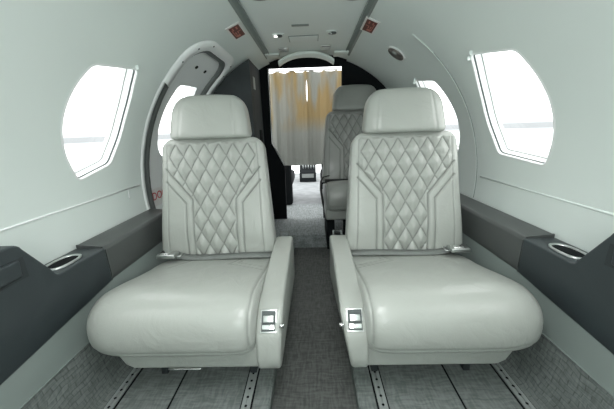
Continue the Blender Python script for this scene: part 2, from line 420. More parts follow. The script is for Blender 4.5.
for sd, nm in ((-1, 'trim_1'), (1, 'trim_2')):      # channel between centre panel and side liner
    b = MB(); b.prism([(sd * .262, 1.4063), (sd * .264, 1.398), (sd * .270, 1.404), (sd * .292, 1.403), (sd * .300, 1.394), (sd * .304, 1.3995), (sd * .302, 1.412), (sd * .262, 1.412)], Y0, 2.2, 'y')
    tag(b.build(nm, M['groove'], smooth=False), kind='structure')
# rounded header moulding where the centre panel ends
b = MB(); N = 20; sec = 12; V = []; F = []
for i in range(N + 1):
    x = -.205 + .39 * i / N; u = (x + .01) / .195; zt = 1.408 - .055 * abs(u) ** 2.6
    for k in range(sec):
        q = 2 * math.pi * k / sec
        V.append((x, 2.14 + .055 * math.cos(q), zt - .004 + .018 * math.sin(q)))
for i in range(N):
    for k in range(sec): F.append((i * sec + k, i * sec + (k + 1) % sec, (i + 1) * sec + (k + 1) % sec, (i + 1) * sec + k))
F += [tuple(range(sec)), tuple(range(N * sec, (N + 1) * sec))]
tag(mesh('trim_3', V, F, M['liner']), kind='structure')
b = MB()
for sd in (-1, 1):
    b.box(min(sd * .19, sd * .29) - .005, max(sd * .19, sd * .29) - .005, 2.08, 2.20, 1.393, 1.407)
tag(b.build('trim_4', M['liner'], bevel=.006), kind='structure')

# wall trims: panel joints, crease mouldings
b = MB(); b.add(*arcstrip(1, 1.414, 1.419, s_of_z(1.22), s_of_z(.52), R0 + .001, R0 - .0012, 40)); tag(b.build('trim_5', M['groove']), kind='structure')
b = MB(); b.add(*arcstrip(1, 1.419, 1.432, s_of_z(1.30), s_of_z(.52), R0 + .001, R0 - .0035, 40)); tag(b.build('trim_6', M['liner'], bevel=.0015), kind='structure')
b = MB(); b.add(*arcstrip(1, .60, 1.385, s_of_z(.640), s_of_z(.634), R0 + .001, R0 - .002, 2)); tag(b.build('trim_7', M['liner']), kind='structure')
b = MB(); b.add(*arcstrip(-1, .60, 1.34, s_of_z(.655), s_of_z(.649), R0 + .001, R0 - .003, 2)); tag(b.build('trim_8', M['rim']), kind='structure')
b = MB(); b.add(*arcstrip(-1, 1.25, 1.256, s_of_z(.655), s_of_z(.60), R0 + .001, R0 - .002, 4)); tag(b.build('trim_9', M['rim']), kind='structure')

# ------------------------------------------------------------------ floor
def sweep(sec, y0, y1, ny=6):
    V = []; F = []; n = len(sec)
    for a in range(ny + 1):
        y = y0 + (y1 - y0) * a / ny
        V += [(x, y, z) for x, z in sec]
    for a in range(ny):
        for i in range(n - 1): F.append((a * n + i, a * n + i + 1, (a + 1) * n + i + 1, (a + 1) * n + i))
    return V, F
def arcpts(pts, n=8):
    """soft curve through three control points"""
    a, b_, c = [Vector(p) for p in pts]
    return [tuple(a * (1 - t) ** 2 + b_ * 2 * t * (1 - t) + c * t * t) for t in [i / n for i in range(n + 1)]]
side = [(.142, .0), (.142, .044), (.148, .05), (.686, .05)]
sidew = arcpts([(.686, .05), (.712, .054), (.722, .15)]) + [(.735, .255)]
YS = 1.97
b = MB()
for sd in (-1, 1): b.add(*sweep([(sd * x, z) for x, z in side], Y0, YS))
fl = b.build('floor', M['carpet'], recalc=False, smooth=True, angle=30); tag(fl, kind='structure')
fl.modifiers.new('es', 'EDGE_SPLIT').split_angle = math.radians(40)
for sd, nm in ((-1, 'trim_11'), (1, 'trim_12')):
    b = MB(); b.add(*sweep([(sd * x, z) for x, z in sidew], Y0, YS)); tag(b.build(nm, M['carpet_wall'], recalc=False), kind='structure')
b = MB(); b.add([(-.142, Y0, 0), (.142, Y0, 0), (.142, YS, 0), (-.142, YS, 0)], [(0, 1, 2, 3)]); tag(b.build('floor_aisle', M['carpet_aisle'], smooth=False), kind='structure')
b = MB(); b.add([(-.72, YS, 0), (.72, YS, 0), (.72, YS, .105), (-.72, YS, .105), (.72, YS + .02, .112), (-.72, YS + .02, .112), (.72, 2.85, .112), (-.72, 2.85, .112)],
    [(0, 1, 2, 3), (3, 2, 4, 5), (5, 4, 6, 7)]); tag(b.build('floor_forward', M['carpet_front'], smooth=False), kind='structure')
b = MB(); b.box(-.74, .74, 2.85, 5.0, .06, .110); tag(b.build('floor_cockpit', M['cockpit_floor'], smooth=False), kind='structure')
b = MB()
for sd in (-1, 1): b.box(min(sd * .466, sd * .472), max(sd * .466, sd * .472), Y0, YS, .050, .0512)
tag(b.build('floor_seam', M['black'], smooth=False), kind='structure')
# lower wall panels
for sd, nm, ye in ((-1, 'baseboard_left', 1.36), (1, 'baseboard_right', YF)):
    b = MB(); b.prism([(sd * .728, .250), (sd * .733, .246), (sd * .752, .375), (sd * .752, .40), (sd * .775, .40), (sd * .775, .36), (sd * .755, .25)], Y0, ye, 'y')
    tag(b.build(nm, M['kick'], smooth=False), kind='structure')

# seat tracks
def track(x, label):
    root = empty('seat_track', (x, .6, .05)); tag(root, label, 'rail', 'seat tracks let into the carpet')
    b = MB(); b.box(x - .019, x + .019, Y0, YS - .05, .0502, .0530); b.build('track_bed', M['black'], root, smooth=False)
    b = MB()
    for q in (-1, 1): b.box(x + q * .008 - .006, x + q * .008 + .006, Y0, YS - .05, .0530, .0575)
    b.box(x - .006, x + .006, Y0, YS - .05, .053, .0538)
    nf = len(b.F); k = 0; y = .30
    while y < 1.9:
        n = 10; V = [(x + .0045 * math.cos(2 * math.pi * i / n), y + .0045 * math.sin(2 * math.pi * i / n), .0579) for i in range(n)]
        b.add(V, [tuple(range(n))]); y += .030
    o = b.build('track_rail', M['track'], root, smooth=False, recalc=False); o.data.materials.append(M['black'])
    for p in o.data.polygons:
        if p.index >= nf: p.material_index = 1
    child_fix(root)
track(-.66, 'outermost metal seat track on the left, running beside the left lower wall panel')
track(-.217, 'metal seat track next to the aisle under the left seat')
track(.217, 'metal seat track next to the aisle under the right seat')
track(.66, 'outermost metal seat track on the right, running beside the right lower wall panel')

# ------------------------------------------------------------------ side ledges and consoles
for sd, ye, side_ in ((-1, 1.38, 'left'), (1, YF - .01, 'right')):
    root = empty('side_ledge', (sd * .80, 1.2, .38)); tag(root, 'dark grey padded side ledge along the %s wall beside the %s seat' % (side_, side_), 'ledge')
    b = MB(); b.prism([(sd * .750, .376), (sd * .745, .40), (sd * .747, .498), (sd * .757, .509), (sd * .852, .518), (sd * .852, .50), (sd * .835, .43), (sd * .82, .38)], .905, ye, 'y')
    b.build('ledge_body', M['ledge'], root, bevel=.004)
    b = MB(); b.prism([(sd * .749, .374), (sd * .7425, .40), (sd * .7445, .500), (sd * .756, .512), (sd * .850, .5195), (sd * .850, .45)], .899, .905, 'y')
    b.build('joint_strip', M['ledge'], root, smooth=False)
    child_fix(root)
for sd, side_ in ((-1, 'left'), (1, 'right')):
    root = empty('side_console', (sd * .80, .4, .33)); tag(root, 'charcoal side console with a cup holder and raised table pocket on the %s wall' % side_, 'console')
    prof = [(.897, .378), (.897, .508), (.722, .508)] + arcpts([(.718, .508), (.705, .508), (.700, .525)], 4) + [(.640, .622)] + arcpts([(.636, .630), (.628, .640), (.612, .640)], 4) + [(Y0, .648), (Y0, .300)] + [(.45, .325)]
    b = MB(); b.prism(prof, sd * .742, sd * .853, 'x')
    # lower outer edge follows the tube
    b.V = [(x if abs(x) < .8 or z > .45 else sd * .82, y, z) for x, y, z in b.V]
    o = b.build('console_body', M['console'], root, bevel=.006, seg=3)
    # cup holder on the flat top
    def oval(cy, cx, ry, rx, z, n=24, p=2.6):
        out = []
        for k in range(n):
            a = 2 * math.pi * k / n; c, s_ = math.cos(a), math.sin(a)
            out.append((sd * (cx + rx * math.copysign(abs(s_) ** (2 / p), s_)), cy + ry * math.copysign(abs(c) ** (2 / p), c), z))
        return out
    cy, cx = .783, .795; n = 24
    V = oval(cy, cx, .056, .034, .5085) + oval(cy, cx, .056, .034, .514) + oval(cy, cx, .049, .028, .514) + oval(cy, cx, .048, .027, .510)
    F = [(q * n + k, q * n + (k + 1) % n, (q + 1) * n + (k + 1) % n, (q + 1) * n + k) for q in range(3) for k in range(n)]
    mesh('cup_holder_ring', V, F, M['metal'], root)
    V = oval(cy, cx, .049, .028, .5095) + oval(cy, cx, .049, .028, .5105)
    mesh('cup_well', V, [tuple(range(n, 2 * n))], M['black'], root)
    # table pocket on the inner face
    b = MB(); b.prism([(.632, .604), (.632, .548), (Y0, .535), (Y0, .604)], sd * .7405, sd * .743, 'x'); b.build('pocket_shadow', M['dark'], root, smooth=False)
    b = MB(); b.prism([(.615, .603), (.612, .558), (Y0, .553), (Y0, .603)], sd * .731, sd * .742, 'x'); b.build('pocket_flap', M['console'], root, bevel=.004)
    child_fix(root)

# ------------------------------------------------------------------ seats
def seg_d(p, a, b):
    ax, ay = a; bx, by = b; px, py = p; dx, dy = bx - ax, by - ay
    t = max(0, min(1, ((px - ax) * dx + (py - ay) * dy) / (dx * dx + dy * dy)))
    return math.hypot(px - ax - t * dx, py - ay - t * dy)
def pl_d(p, pts): return min(seg_d(p, pts[i], pts[i + 1]) for i in range(len(pts) - 1))
def se(u, n): return max(0., 1 - abs(u) ** n) ** (1. / n)

def make_back():
    """front grid + back grid sharing the rim; local x about seat centre"""
    NU, NV = 170, 210; H = .56; V = []; F = []; S = []
    tilt = math.atan2(.125, .53); nrm = (0, -math.cos(tilt), math.sin(tilt))
    def outline(v):
        w = .268 - .033 * v
        d = (v * H - (H - .055)) / .055
        if d > 0: w -= .050 * (1 - math.sqrt(max(0, 1 - d * d)))
        return w
    inn = [(.098, -.1), (.100, .27), (.215, .415)]; out = [(.130, -.1), (.130, .250), (.215, .352)]
    dia_w, dia_h = .066, .118
    for side_ in (0, 1):
        for j in range(NV + 1):
            tv = j / NV; v = tv
            for i in range(NU + 1):
                t = -1 + 2 * i / NU; u = .55 * t + .45 * math.sin(math.pi / 2 * t)
                w = outline(v); x = u * w; h = v * H; ax = abs(x)
                k = se(u, 5) * se(max(0, (v - .5) * 2), 14)
                y = 1.195 + .125 * v; z = .335 + .53 * v
                if side_ == 0:
                    # gentle vertical shape: lumbar forward
                    T = .050 + .014 * math.exp(-((v - .22) / .2) ** 2) + .008 * (x / .25) ** 2 * (1 if v < .8 else .5)
                    d = 0.
                    dl = min(pl_d((ax, h), inn), pl_d((ax, h), out))
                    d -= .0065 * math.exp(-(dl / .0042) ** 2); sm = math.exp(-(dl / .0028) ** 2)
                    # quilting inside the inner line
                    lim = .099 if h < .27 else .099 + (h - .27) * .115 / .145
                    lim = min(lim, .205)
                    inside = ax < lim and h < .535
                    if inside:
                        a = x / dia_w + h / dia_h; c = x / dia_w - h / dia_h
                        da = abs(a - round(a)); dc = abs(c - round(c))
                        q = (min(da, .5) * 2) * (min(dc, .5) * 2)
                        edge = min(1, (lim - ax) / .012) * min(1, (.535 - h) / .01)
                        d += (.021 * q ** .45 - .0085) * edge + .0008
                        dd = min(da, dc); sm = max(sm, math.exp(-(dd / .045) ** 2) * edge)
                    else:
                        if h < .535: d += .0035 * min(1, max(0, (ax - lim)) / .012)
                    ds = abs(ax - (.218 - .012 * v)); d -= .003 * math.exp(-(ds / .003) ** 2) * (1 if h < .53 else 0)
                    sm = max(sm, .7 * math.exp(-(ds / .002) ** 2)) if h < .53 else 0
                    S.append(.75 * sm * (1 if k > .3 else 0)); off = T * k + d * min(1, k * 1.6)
                    V.append((x, y + nrm[1] * off, z + nrm[2] * off))
                else:
                    off = -.055 * k; S.append(0)
                    V.append((x, y + nrm[1] * off, z + nrm[2] * off))
    W = NU + 1; B = (NV + 1) * W
    for j in range(NV):
        for i in range(NU):
            a = j * W + i
            F.append((a, a + 1, a + W + 1, a + W)); F.append((B + a, B + a + W, B + a + W + 1, B + a + 1))
    # bottom closing
    for i in range(NU): F.append((i, B + i, B + i + 1, i + 1))
    return V, F, S

def make_headrest():
    NU, NV = 60, 40; V = []; F = []
    for side_ in (0, 1):
        for j in range(NV + 1):
            t = -1 + 2 * j / NV; vv = .5 * t + .5 * math.sin(math.pi / 2 * t)   # -1..1
            v = (vv + 1) / 2
            for i in range(NU + 1):
                t = -1 + 2 * i / NU; u = .5 * t + .5 * math.sin(math.pi / 2 * t)
                w = .181 - .026 * v ** 1.5
                rr = .075; d = (v * .188 - (.188 - rr)) / rr
                if d > 0: w -= rr * .72 * (1 - math.sqrt(max(0, 1 - d * d)))
                d = (.02 - v * .188) / .02
                if d > 0: w -= .014 * (1 - math.sqrt(max(0, 1 - d * d)))
                x = u * w
                k = se(u, 4.5) * se(vv, 4 if vv > 0 else 6)
                y = 1.303 + .028 * v; z = .868 + .188 * v + .006 * (1 - u * u) * v
                if side_ == 0:
                    T = .090 - .032 * v
                    g = min(abs(abs(x) - (.128 - .02 * v)), 1)
                    d = -.0035 * math.exp(-(g / .0035) ** 2)
                    V.append((x, y - T * k + -d * k, z))
                else: V.append((x, y + .05 * k, z))
    W = NU + 1; B = (NV + 1) * W
    for j in range(NV):
        for i in range(NU):
            a = j * W + i
            F.append((a, a + 1, a + W + 1, a + W)); F.append((B + a, B + a + W, B + a + W + 1, B + a + 1))
    return V, F

def catmull(pts, per):
    out = []; N = len(pts)
    for i in range(N):
        p0, p1, p2, p3 = [Vector(pts[(i + k) % N]) for k in (-1, 0, 1, 2)]
        for k in range(per):
            t = k / per
            q = .5 * ((2 * p1) + (-p0 + p2) * t + (2 * p0 - 5 * p1 + 4 * p2 - p3) * t * t + (-p0 + 3 * p1 - 3 * p2 + p3) * t ** 3)
            out.append((q.x, q.y))
    return out
def make_cushion(sd):
    S = []
    prof = [(1.16, .26), (1.165, .330), (1.08, .348), (.96, .374), (.84, .404), (.75, .421), (.690, .414), (.646, .382), (.630, .330), (.640, .276), (.685, .246), (.80, .244), (1.0, .255)]
    P = catmull(prof, 14); C = (.89, .325); NU = 110; V = []; F = []; n = len(P)
    L1 = [(.125, 1.17), (.088, 1.03), (.243, .955)]; L2 = [(.128, 1.08), (.124, 1.045), (.243, .995)]; L3 = [(.10, 1.12), (.15, .99)]
    for i in range(NU + 1):
        t = -1 + 2 * i / NU; u = .45 * t + .55 * math.sin(math.pi / 2 * t)
        # u>0 is the wall side (softer), u<0 the armrest side (squarer)
        kz = se(u, 4.2 if u > 0 else 9); ky = se(u, 5.0 if u > 0 else 12)
        hw = .267
        for (y, z) in P:
            yy = C[0] + (y - C[0]) * (.0 + 1.0 * ky); zz = C[1] + (z - C[1]) * kz
            x = u * hw
            if z > C[1] and y < 1.13:
                zz += .010 * (1 - u * u) * math.sin(math.pi * min(1, max(0, (1.13 - y) / .49)))
            if z > .34:
                dl = min(pl_d((-x, yy), L1), pl_d((-x, yy), L2), pl_d((x, yy), L3)); zz -= .0045 * math.exp(-(dl / .0038) ** 2)
                zz -= .004 * math.exp(-((x + .250) / .0035) ** 2)
            if y < .70 and z < .42:
                yy += .003 * math.exp(-((x + .250) / .0035) ** 2)
                yy += .004 * math.exp(-((zz - .285) / .004) ** 2)
            V.append((sd * x, yy, zz))
            S.append(.7 * max(math.exp(-(dl / .0026) ** 2) if z > .34 else 0, math.exp(-((x + .250) / .0022) ** 2) * .8 if (z > .30) else 0))
    for i in range(NU):
        for k in range(n): F.append((i * n + k, i * n + (k + 1) % n, (i + 1) * n + (k + 1) % n, (i + 1) * n + k))
    return V, F, S

BACK = make_back(); HEAD = make_headrest()
SX = .42
def make_seat(sd, label, arm=True, dx=0, dy=0, dz=0, skin='leather', bar=False, floor_z=.05):
    SX = .432 if sd < 0 else .425
    X = sd * SX                         # built at world place of the front seats, then moved by (dx,dy,dz)
    root = empty('cabin_seat', (X + dx, .95 + dy, floor_z))
    tag(root, label, 'seat', 'leather cabin seats facing the camera')
    lm = M[skin]; off = Vector((X, 0, 0)); D = Vector((dx, dy, dz))
    def mk(name, V, F, m, par=root, **k): return mesh(name, [Vector(v) + D for v in V], F, m, par, **k)
    def mkb(name, b, m, par=root, **k): b.V = [tuple(Vector(v) + D) for v in b.V]; return b.build(name, m, par, **k)
    back = mk('backrest', [Vector(v) + off + Vector((sd * (.013 if sd < 0 else .010) * max(0, (v[2] - .36) / .5), 0, 0)) for v in BACK[0]], BACK[1], lm, seam=BACK[2])
    head = mk('headrest', [Vector(v) + off + Vector((-.013 if sd < 0 else .003, 0, 0)) for v in HEAD[0]], HEAD[1], lm)
    for q in (-1, 1):
        b = MB(); b.tube([(X + q * .07, 1.315, .80), (X + q * .07, 1.325, .93)], .008, 10); mkb('headrest_post', b, M['metal'])
    CU = make_cushion(sd); cu = mk('seat_cushion', [Vector(v) + off for v in CU[0]], CU[1], lm, seam=CU[2])
    # base skirt under the cushion
    b = MB(); b.prism([(sd * .160, .19), (sd * .158, .285), (sd * .605, .285), (sd * .60, .235), (sd * .585, .205), (sd * .56, .19)], .675, 1.20, 'y')
    sk = mkb('base_skirt', b, lm, bevel=.012, seg=4)
    if arm:
        prof = [(1.235, .21), (1.235, .385)] + arcpts([(1.230, .398), (1.222, .407), (1.205, .407)], 4) + [(1.0, .400), (.82, .385)] + arcpts([(.775, .380), (.70, .368), (.668, .300)], 10) + [(.655, .24), (.662, .20), (.68, .187), (1.2, .187)]
        b = MB(); b.prism(prof, sd * .088, sd * .168, 'x')
        b.V = [(x + (sd * (.008 if sd < 0 else .030) * min(1, max(0, (.36 - z) / .16)) * min(1, max(0, (1.1 - y) / .3)) if abs(x) < .1 else 0), y, z) for x, y, z in b.V]
        ar = mkb('armrest', b, lm, bevel=.014, seg=5)
        # recessed control plate on the sloped nose
        a = Vector((sd * .130, .700, .341)); t = Vector((0, -.045, -.055)).normalized(); nr = Vector((0, -.055, .045)).normalized()
        def pb(b, x0, x1, t0, t1, n0, n1):
            V = [a + Vector((sd * x, 0, 0)) + t * tt + nr * nn for x in (x0, x1) for tt in (t0, t1) for nn in (n0, n1)]
            b.add(V, [(0, 1, 3, 2), (4, 6, 7, 5), (0, 4, 5, 1), (2, 3, 7, 6), (0, 2, 6, 4), (1, 5, 7, 3)])
        b = MB(); pb(b, -.026, .026, -.034, .034, -.010, .003); pl = mkb('control_plate', b, M['metal'], par=ar, bevel=.002)
        b = MB(); pb(b, -.021, .021, -.029, .029, .0028, .0038); mkb('plate_recess', b, M['gasket'], par=ar, smooth=False)
        b = MB(); pb(b, -.016, .016, -.016, .004, .0038, .010); mkb('recline_button', b, M['metal'], par=ar, bevel=.002)
        b = MB(); pb(b, -.019, .019, .010, .024, .0038, .007); mkb('swivel_lever', b, M['chrome'], par=ar, bevel=.002)
        b = MB(); b.tube([(sd * .096, .680, .340), (sd * .082, .680, .340)], .0065, 14); mkb('side_knob', b, M['chrome'], par=ar)
        b = MB(); b.tube([(sd * .108, 1.245, .375), (sd * .108, 1.252, .416), (sd * .148, 1.252, .416), (sd * .148, 1.245, .375)], .006, 8); mkb('hinge_bracket', b, M['seal'], par=ar)
    # seat belt across the back of the cushion
    b = MB(); N = 30; V = []; F = []
    for i in range(N + 1):
        t = i / N; x = sd * (.175 + .475 * t); y = 1.122 - .010 * math.sin(math.pi * t) ; z = .354 + .003 * math.sin(6 * t) + .010 * math.exp(-((t - .95) / .1) ** 2)
        w = .014
        for (aa, bb) in ((-w, -.004), (-w, .0), (w, .012), (w, .008)): V.append((x, y + aa, z + bb))
    for i in range(N):
        for k in range(4): F.append((i * 4 + k, i * 4 + (k + 1) % 4, (i + 1) * 4 + (k + 1) % 4, (i + 1) * 4 + k))
    F += [(0, 1, 2, 3), (N * 4, N * 4 + 1, N * 4 + 2, N * 4 + 3)]
    bl = mk('seat_belt', V, F, M['belt'] if arm else M['belt_black'])
    if arm:
        xb = sd * .635
        b = MB(); b.box(xb - .040, xb + .040, 1.068, 1.118, .372, .390); mkb('buckle', b, M['metal'], par=bl, bevel=.005)
        b = MB(); b.box(xb - .030, xb + .012, 1.072, 1.112, .3895, .396); mkb('buckle_flap', b, M['chrome'], par=bl, bevel=.003)
        b = MB(); b.tube([(xb - sd * .043, 1.078, .380), (xb - sd * .060, 1.078, .380), (xb - sd * .060, 1.110, .382), (xb - sd * .043, 1.110, .382)], .003, 8); mkb('tongue', b, M['metal'], par=bl)
    else:
        b = MB(); b.tube([(X - .215, 1.13, .395), (X - .262, 1.10, .392), (X - .280, 1.05, .37), (X - .284, .99, .32), (X - .275, .96, .25), (X - .262, .95, .18)], .009, 8, flat=.5)
        mkb('belt_strap', b, M['belt_black'], par=bl)
    # legs and under-frame
    fz = floor_z - dz + .008
    if arm:
        for x in (.217, .54):
            for y0_, y1_ in ((.80, .86), (1.08, 1.14)):
                b = MB(); b.prism([(y0_ - .02, fz), (y1_ + .02, fz), (y1_, .192), (y0_, .192)], sd * x - .012, sd * x + .012, 'x'); mkb('leg', b, M['dark'], bevel=.003)
        b = MB(); b.box(min(sd * .18, sd * .575), max(sd * .18, sd * .575), .84, .87, .16, .185); mkb('cross_beam', b, M['dark'], bevel=.003)
        for y in (.83, 1.11):
            b = MB(); b.box(min(sd * .555, sd * .672), max(sd * .555, sd * .672), y - .012, y + .012, fz, fz + .022); mkb('track_foot', b, M['dark'], bevel=.003)
    else:
        for x in (.31, .53):
            b = MB(); b.box(x - .022, x + .022, .78, .86, fz - .006, .195); mkb('leg', b, M['black'], bevel=.003)
        b = MB(); b.box(.17, .22, .74, 1.15, fz - .006, .19); mkb('leg', b, M['black'], bevel=.003)
    if bar:
        b = MB(); b.box(-.455, -.350, .678, .690, .182, .187); mkb('pull_bar', b, M['chrome'], bevel=.002)
    child_fix(root)
    for c in root.children:
        for g in c.children: g.matrix_parent_inverse = Matrix.Identity(4)
    return root
make_seat(-1, 'pale grey quilted leather seat on the left of the aisle, armrest on its right side', bar=True)
make_seat(1, 'pale grey quilted leather seat on the right of the aisle, beside the right window')
make_seat(1, 'shaded grey quilted leather seat standing farther off in front of the curtain', arm=False, dx=-.070, dy=.95, dz=.15, skin='leather_shaded', floor_z=.112)

# ------------------------------------------------------------------ forward closet, bulkhead, curtains
def tube_section(x0, x1, z0, n=14, r=R0 - .006):
    """polygon (x,z): from x0 to x1 bounded above by the tube, below by z0"""
    out = [(x0, z0)]
    zl = ZC + math.sqrt(r * r - x0 * x0) if abs(x0) < r else ZC
    for k in range(n + 1):
        x = x0 + (x1 - x0) * k / n
        if abs(x) < r: out.append((x, ZC + math.sqrt(r * r - x * x)))
    out.append((x1, z0))
    return out
cb = empty('closet_cabinet', (-.6, 2.14, .112)); tag(cb, 'tall black closet cabinet between the cabin door and the curtained bulkhead', 'cabinet')
r = R0 - .008; pts = []
for k in range(21):
    a = s_of_z(.15) / R0 + (math.asin(.385 / r) - s_of_z(.15) / R0) * k / 20
    pts.append((-r * math.sin(a), ZC + r * math.cos(a)))
poly = pts + [(-.385, .114), (pts[0][0] + .02, .114)]
b = MB(); b.prism(poly, 1.975, 2.35, 'y'); b.build('cabinet_body', M['dark'], cb, smooth=False)
b = MB(); b.box(-.386, -.3835, 2.02, 2.33, .2, 1.30); b.build('cabinet_door', M['dark'], cb, smooth=False, bevel=.001)
b = MB(); b.box(-.3838, -.3815, 2.06, 2.12, 1.18, 1.26); b.build('placard', M['gasket_grey'], cb, smooth=False)
b = MB(); b.box(-.3838, -.379, 2.16, 2.26, .80, .90); b.build('latch_plate', M['black'], cb, bevel=.002)
child_fix(cb)

# bulkhead plate with the curtained opening
r = R0 + .012; outer = []
N = 48
for k in range(N + 1):
    a = -s_of_z(.114) / R0 + 2 * s_of_z(.114) / R0 * k / N
    outer.append((r * math.sin(a), ZC + r * math.cos(a)))
hole = [(-.312, .10), (-.312, .10)]
opening = [(-.232, .05), (-.226, .60), (-.322, .79), (-.313, 1.366), (.265, 1.366), (.265, .79), (.150, .62), (.105, .58), (.100, .05)]
v, e, f, _, _, _ = delaunay_2d_cdt([Vector(p) for p in outer + opening],
    [(i, (i + 1) % len(outer)) for i in range(len(outer))] + [(len(outer) + i, len(outer) + (i + 1) % len(opening)) for i in range(len(opening))], [], 0, 1e-5)
F = []
for t in f:
    c = (sum(v[i].x for i in t) / 3, sum(v[i].y for i in t) / 3)
    if inpoly(c, outer) and not inpoly(c, opening): F.append(tuple(t))
bk = mesh('wall_front', [(p.x, 2.375, p.y) for p in v], F, M['black'], smooth=False, solid=.03); tag(bk, kind='structure')
b = MB(); b.tube([(-.317, 2.352, 1.366), (-.322, 2.352, .79), (-.229, 2.352, .60)], .0045, 8); tag(b.build('trim_10', M['metal']), kind='structure')
b = MB(); b.tube([(-.317, 2.43, 1.355), (.268, 2.43, 1.355)], .005, 8)
cr = b.build('curtain_rail', M['white']); tag(cr, 'thin white rail along the top of the doorway curtain', 'rail')

def curtain(x0, x1, name, label, ph):
    NU, NV = 90, 24; V = []; F = []
    for j in range(NV + 1):
        t = j / NV; z = 1.356 - (1.356 - .585) * t
        for i in range(NU + 1):
            u = i / NU; x = x0 + (x1 - x0) * u
            pinch = 1 - .10 * t * (1 if (x0 + x1) > 0 else .15)
            xx = x - (.012 * u ** 4 * max(0, 1 - ((t - .20) / .15) ** 2) if x0 < -.1 else 0)
            xx += (.003 * (1 - u) ** 4 * max(0, 1 - ((t - .20) / .15) ** 2) if x0 > -.1 else 0)
            y = 2.445 + .024 * math.sin(u * 2 * math.pi * 2.6 + ph + 1.3 * math.sin(4 * u + ph)) * (.8 + .3 * t) * (.5 + .5 * math.sin(5 * u + 1 + ph) ** 2) + .004 * math.sin(u * 2 * math.pi * 7 + ph * 2 + 2 * t)
            zz = z - (.012 * abs(math.sin(u * math.pi * 3 + ph)) if j == 0 else 0)
            V.append((xx, y, zz))
    W = NU + 1
    for j in range(NV):
        for i in range(NU): F.append((j * W + i, j * W + i + 1, (j + 1) * W + i + 1, (j + 1) * W + i))
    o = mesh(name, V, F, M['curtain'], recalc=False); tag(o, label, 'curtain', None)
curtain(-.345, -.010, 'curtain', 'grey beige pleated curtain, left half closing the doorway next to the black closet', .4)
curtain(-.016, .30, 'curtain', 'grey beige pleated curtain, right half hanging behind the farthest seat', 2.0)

# ------------------------------------------------------------------ cockpit beyond the curtain
for sd, side_ in ((-1, 'left'), (1, 'right')):
    root = empty('cockpit_seat', (sd * .40, 2.95, .112)); tag(root, 'black cockpit seat seen low through the doorway, %s of the gangway' % side_, 'seat')
    x0, x1 = (-.60, -.205) if sd < 0 else (.105, .52)
    b = MB(); b.box(x0, x1, 2.80, 2.90, .115, .95); b.build('backrest', M['black'], root, bevel=.03, seg=4)
    b = MB(); b.box(x0, x1, 2.90, 3.35, .30, .42); b.build('seat_cushion', M['black'], root, bevel=.03, seg=4)
    b = MB(); b.box(x0 + .08, x1 - .08, 2.95, 3.25, .112, .30); b.build('pedestal', M['black'], root, bevel=.01)
    child_fix(root)
pd = empty('control_pedestal', (-.06, 4.2, .112)); tag(pd, 'dark control pedestal with levers at the far end of the cockpit', 'pedestal')
b = MB(); b.prism([(4.10, .115), (4.10, .26), (4.22, .34), (4.45, .50), (4.45, .115)], -.185, .065, 'x'); b.build('pedestal_body', M['black'], pd, bevel=.01)
for x in (-.13, -.09, -.05, -.01, .03):
    b = MB(); b.tube([(x, 4.18, .31), (x, 4.13, .37)], .008, 8); b.build('lever', M['gasket_grey'], pd)
b = MB()
b.box(-.15, .03, 4.092, 4.102, .18, .24)
b.build('switch_panel', M['seal'], pd, smooth=False)
child_fix(pd)
ip = empty('instrument_panel', (0, 4.5, .5)); tag(ip, 'black instrument panel across the far end of the cockpit', 'panel')
b = MB(); b.box(-.75, .75, 4.47, 4.55, .36, .95); b.build('panel_body', M['black'], ip, bevel=.01)
for x in (-.72, .72):
    b = MB(); b.box(x - .02, x + .02, 4.48, 4.54, .110, .37); b.build('panel_support', M['black'], ip)
child_fix(ip)

# ------------------------------------------------------------------ fittings on the liner and ceiling
def liner_patch(sd, yc, sc_, wy, ws, r, rot=0, n=1):
    c, s_ = math.cos(rot), math.sin(rot); out = []
    for a, b_ in ((-1, -1), (1, -1), (1, 1), (-1, 1)):
        y, s = a * wy / 2, b_ * ws / 2
        out.append(cyl(sd, yc + y * c - s * s_, sc_ + y * s_ + s * c, r))
    return out
def plate(b, sd, yc, sc_, wy, ws, r0, r1):
    V = liner_patch(sd, yc, sc_, wy, ws, r0) + liner_patch(sd, yc, sc_, wy, ws, r1)
    b.add(V, [(0, 1, 2, 3), (4, 5, 6, 7), (0, 1, 5, 4), (1, 2, 6, 5), (2, 3, 7, 6), (3, 0, 4, 7)])
for sd, yc, side_ in ((-1, 1.540, 'left'), (1, 1.572, 'right')):
    sc_ = R0 * math.asin(.346 / R0) if sd < 0 else R0 * math.asin(.322 / R0) + .001
    root = empty('warning_sign', cyl(sd, yc, sc_)); tag(root, 'small dark red plaque with a white border on the %s ceiling liner' % side_, 'sign')
    b = MB(); plate(b, sd, yc, sc_, .168, .074, R0 + .002, R0 - .004); b.build('sign_border', M['white'], root, smooth=False)
    b = MB(); plate(b, sd, yc, sc_, .142, .054, R0 - .004, R0 - .0055); b.build('sign_face', M['red'], root, smooth=False)
    b = MB()      # pale pictogram strokes
    for dy_, ds_, wy, ws in ((-.045, -.010, .030, .008), (-.045, .010, .030, .006), (-.005, -.012, .006, .020), (.010, .008, .034, .006), (.008, -.004, .03, .005), (.045, .004, .024, .022), (.0, .017, .09, .004)):
        plate(b, sd, yc + dy_, sc_ + ds_, wy, ws, R0 - .0055, R0 - .0062)
    b.build('sign_print', M['pink'], root, smooth=False)
    child_fix(root)
root = empty('wall_speaker', cyl(1, 1.71, s_of_z(1.29))); tag(root, 'oval brown speaker grille in a white bezel on the right liner', 'speaker')
ssp = s_of_z(1.291)
b = MB(); b.add(*disc(1, 1.708, ssp, .060, .060, R0 + .001, n=36, h=.007)); b.build('bezel', M['rim'], root, bevel=.002)
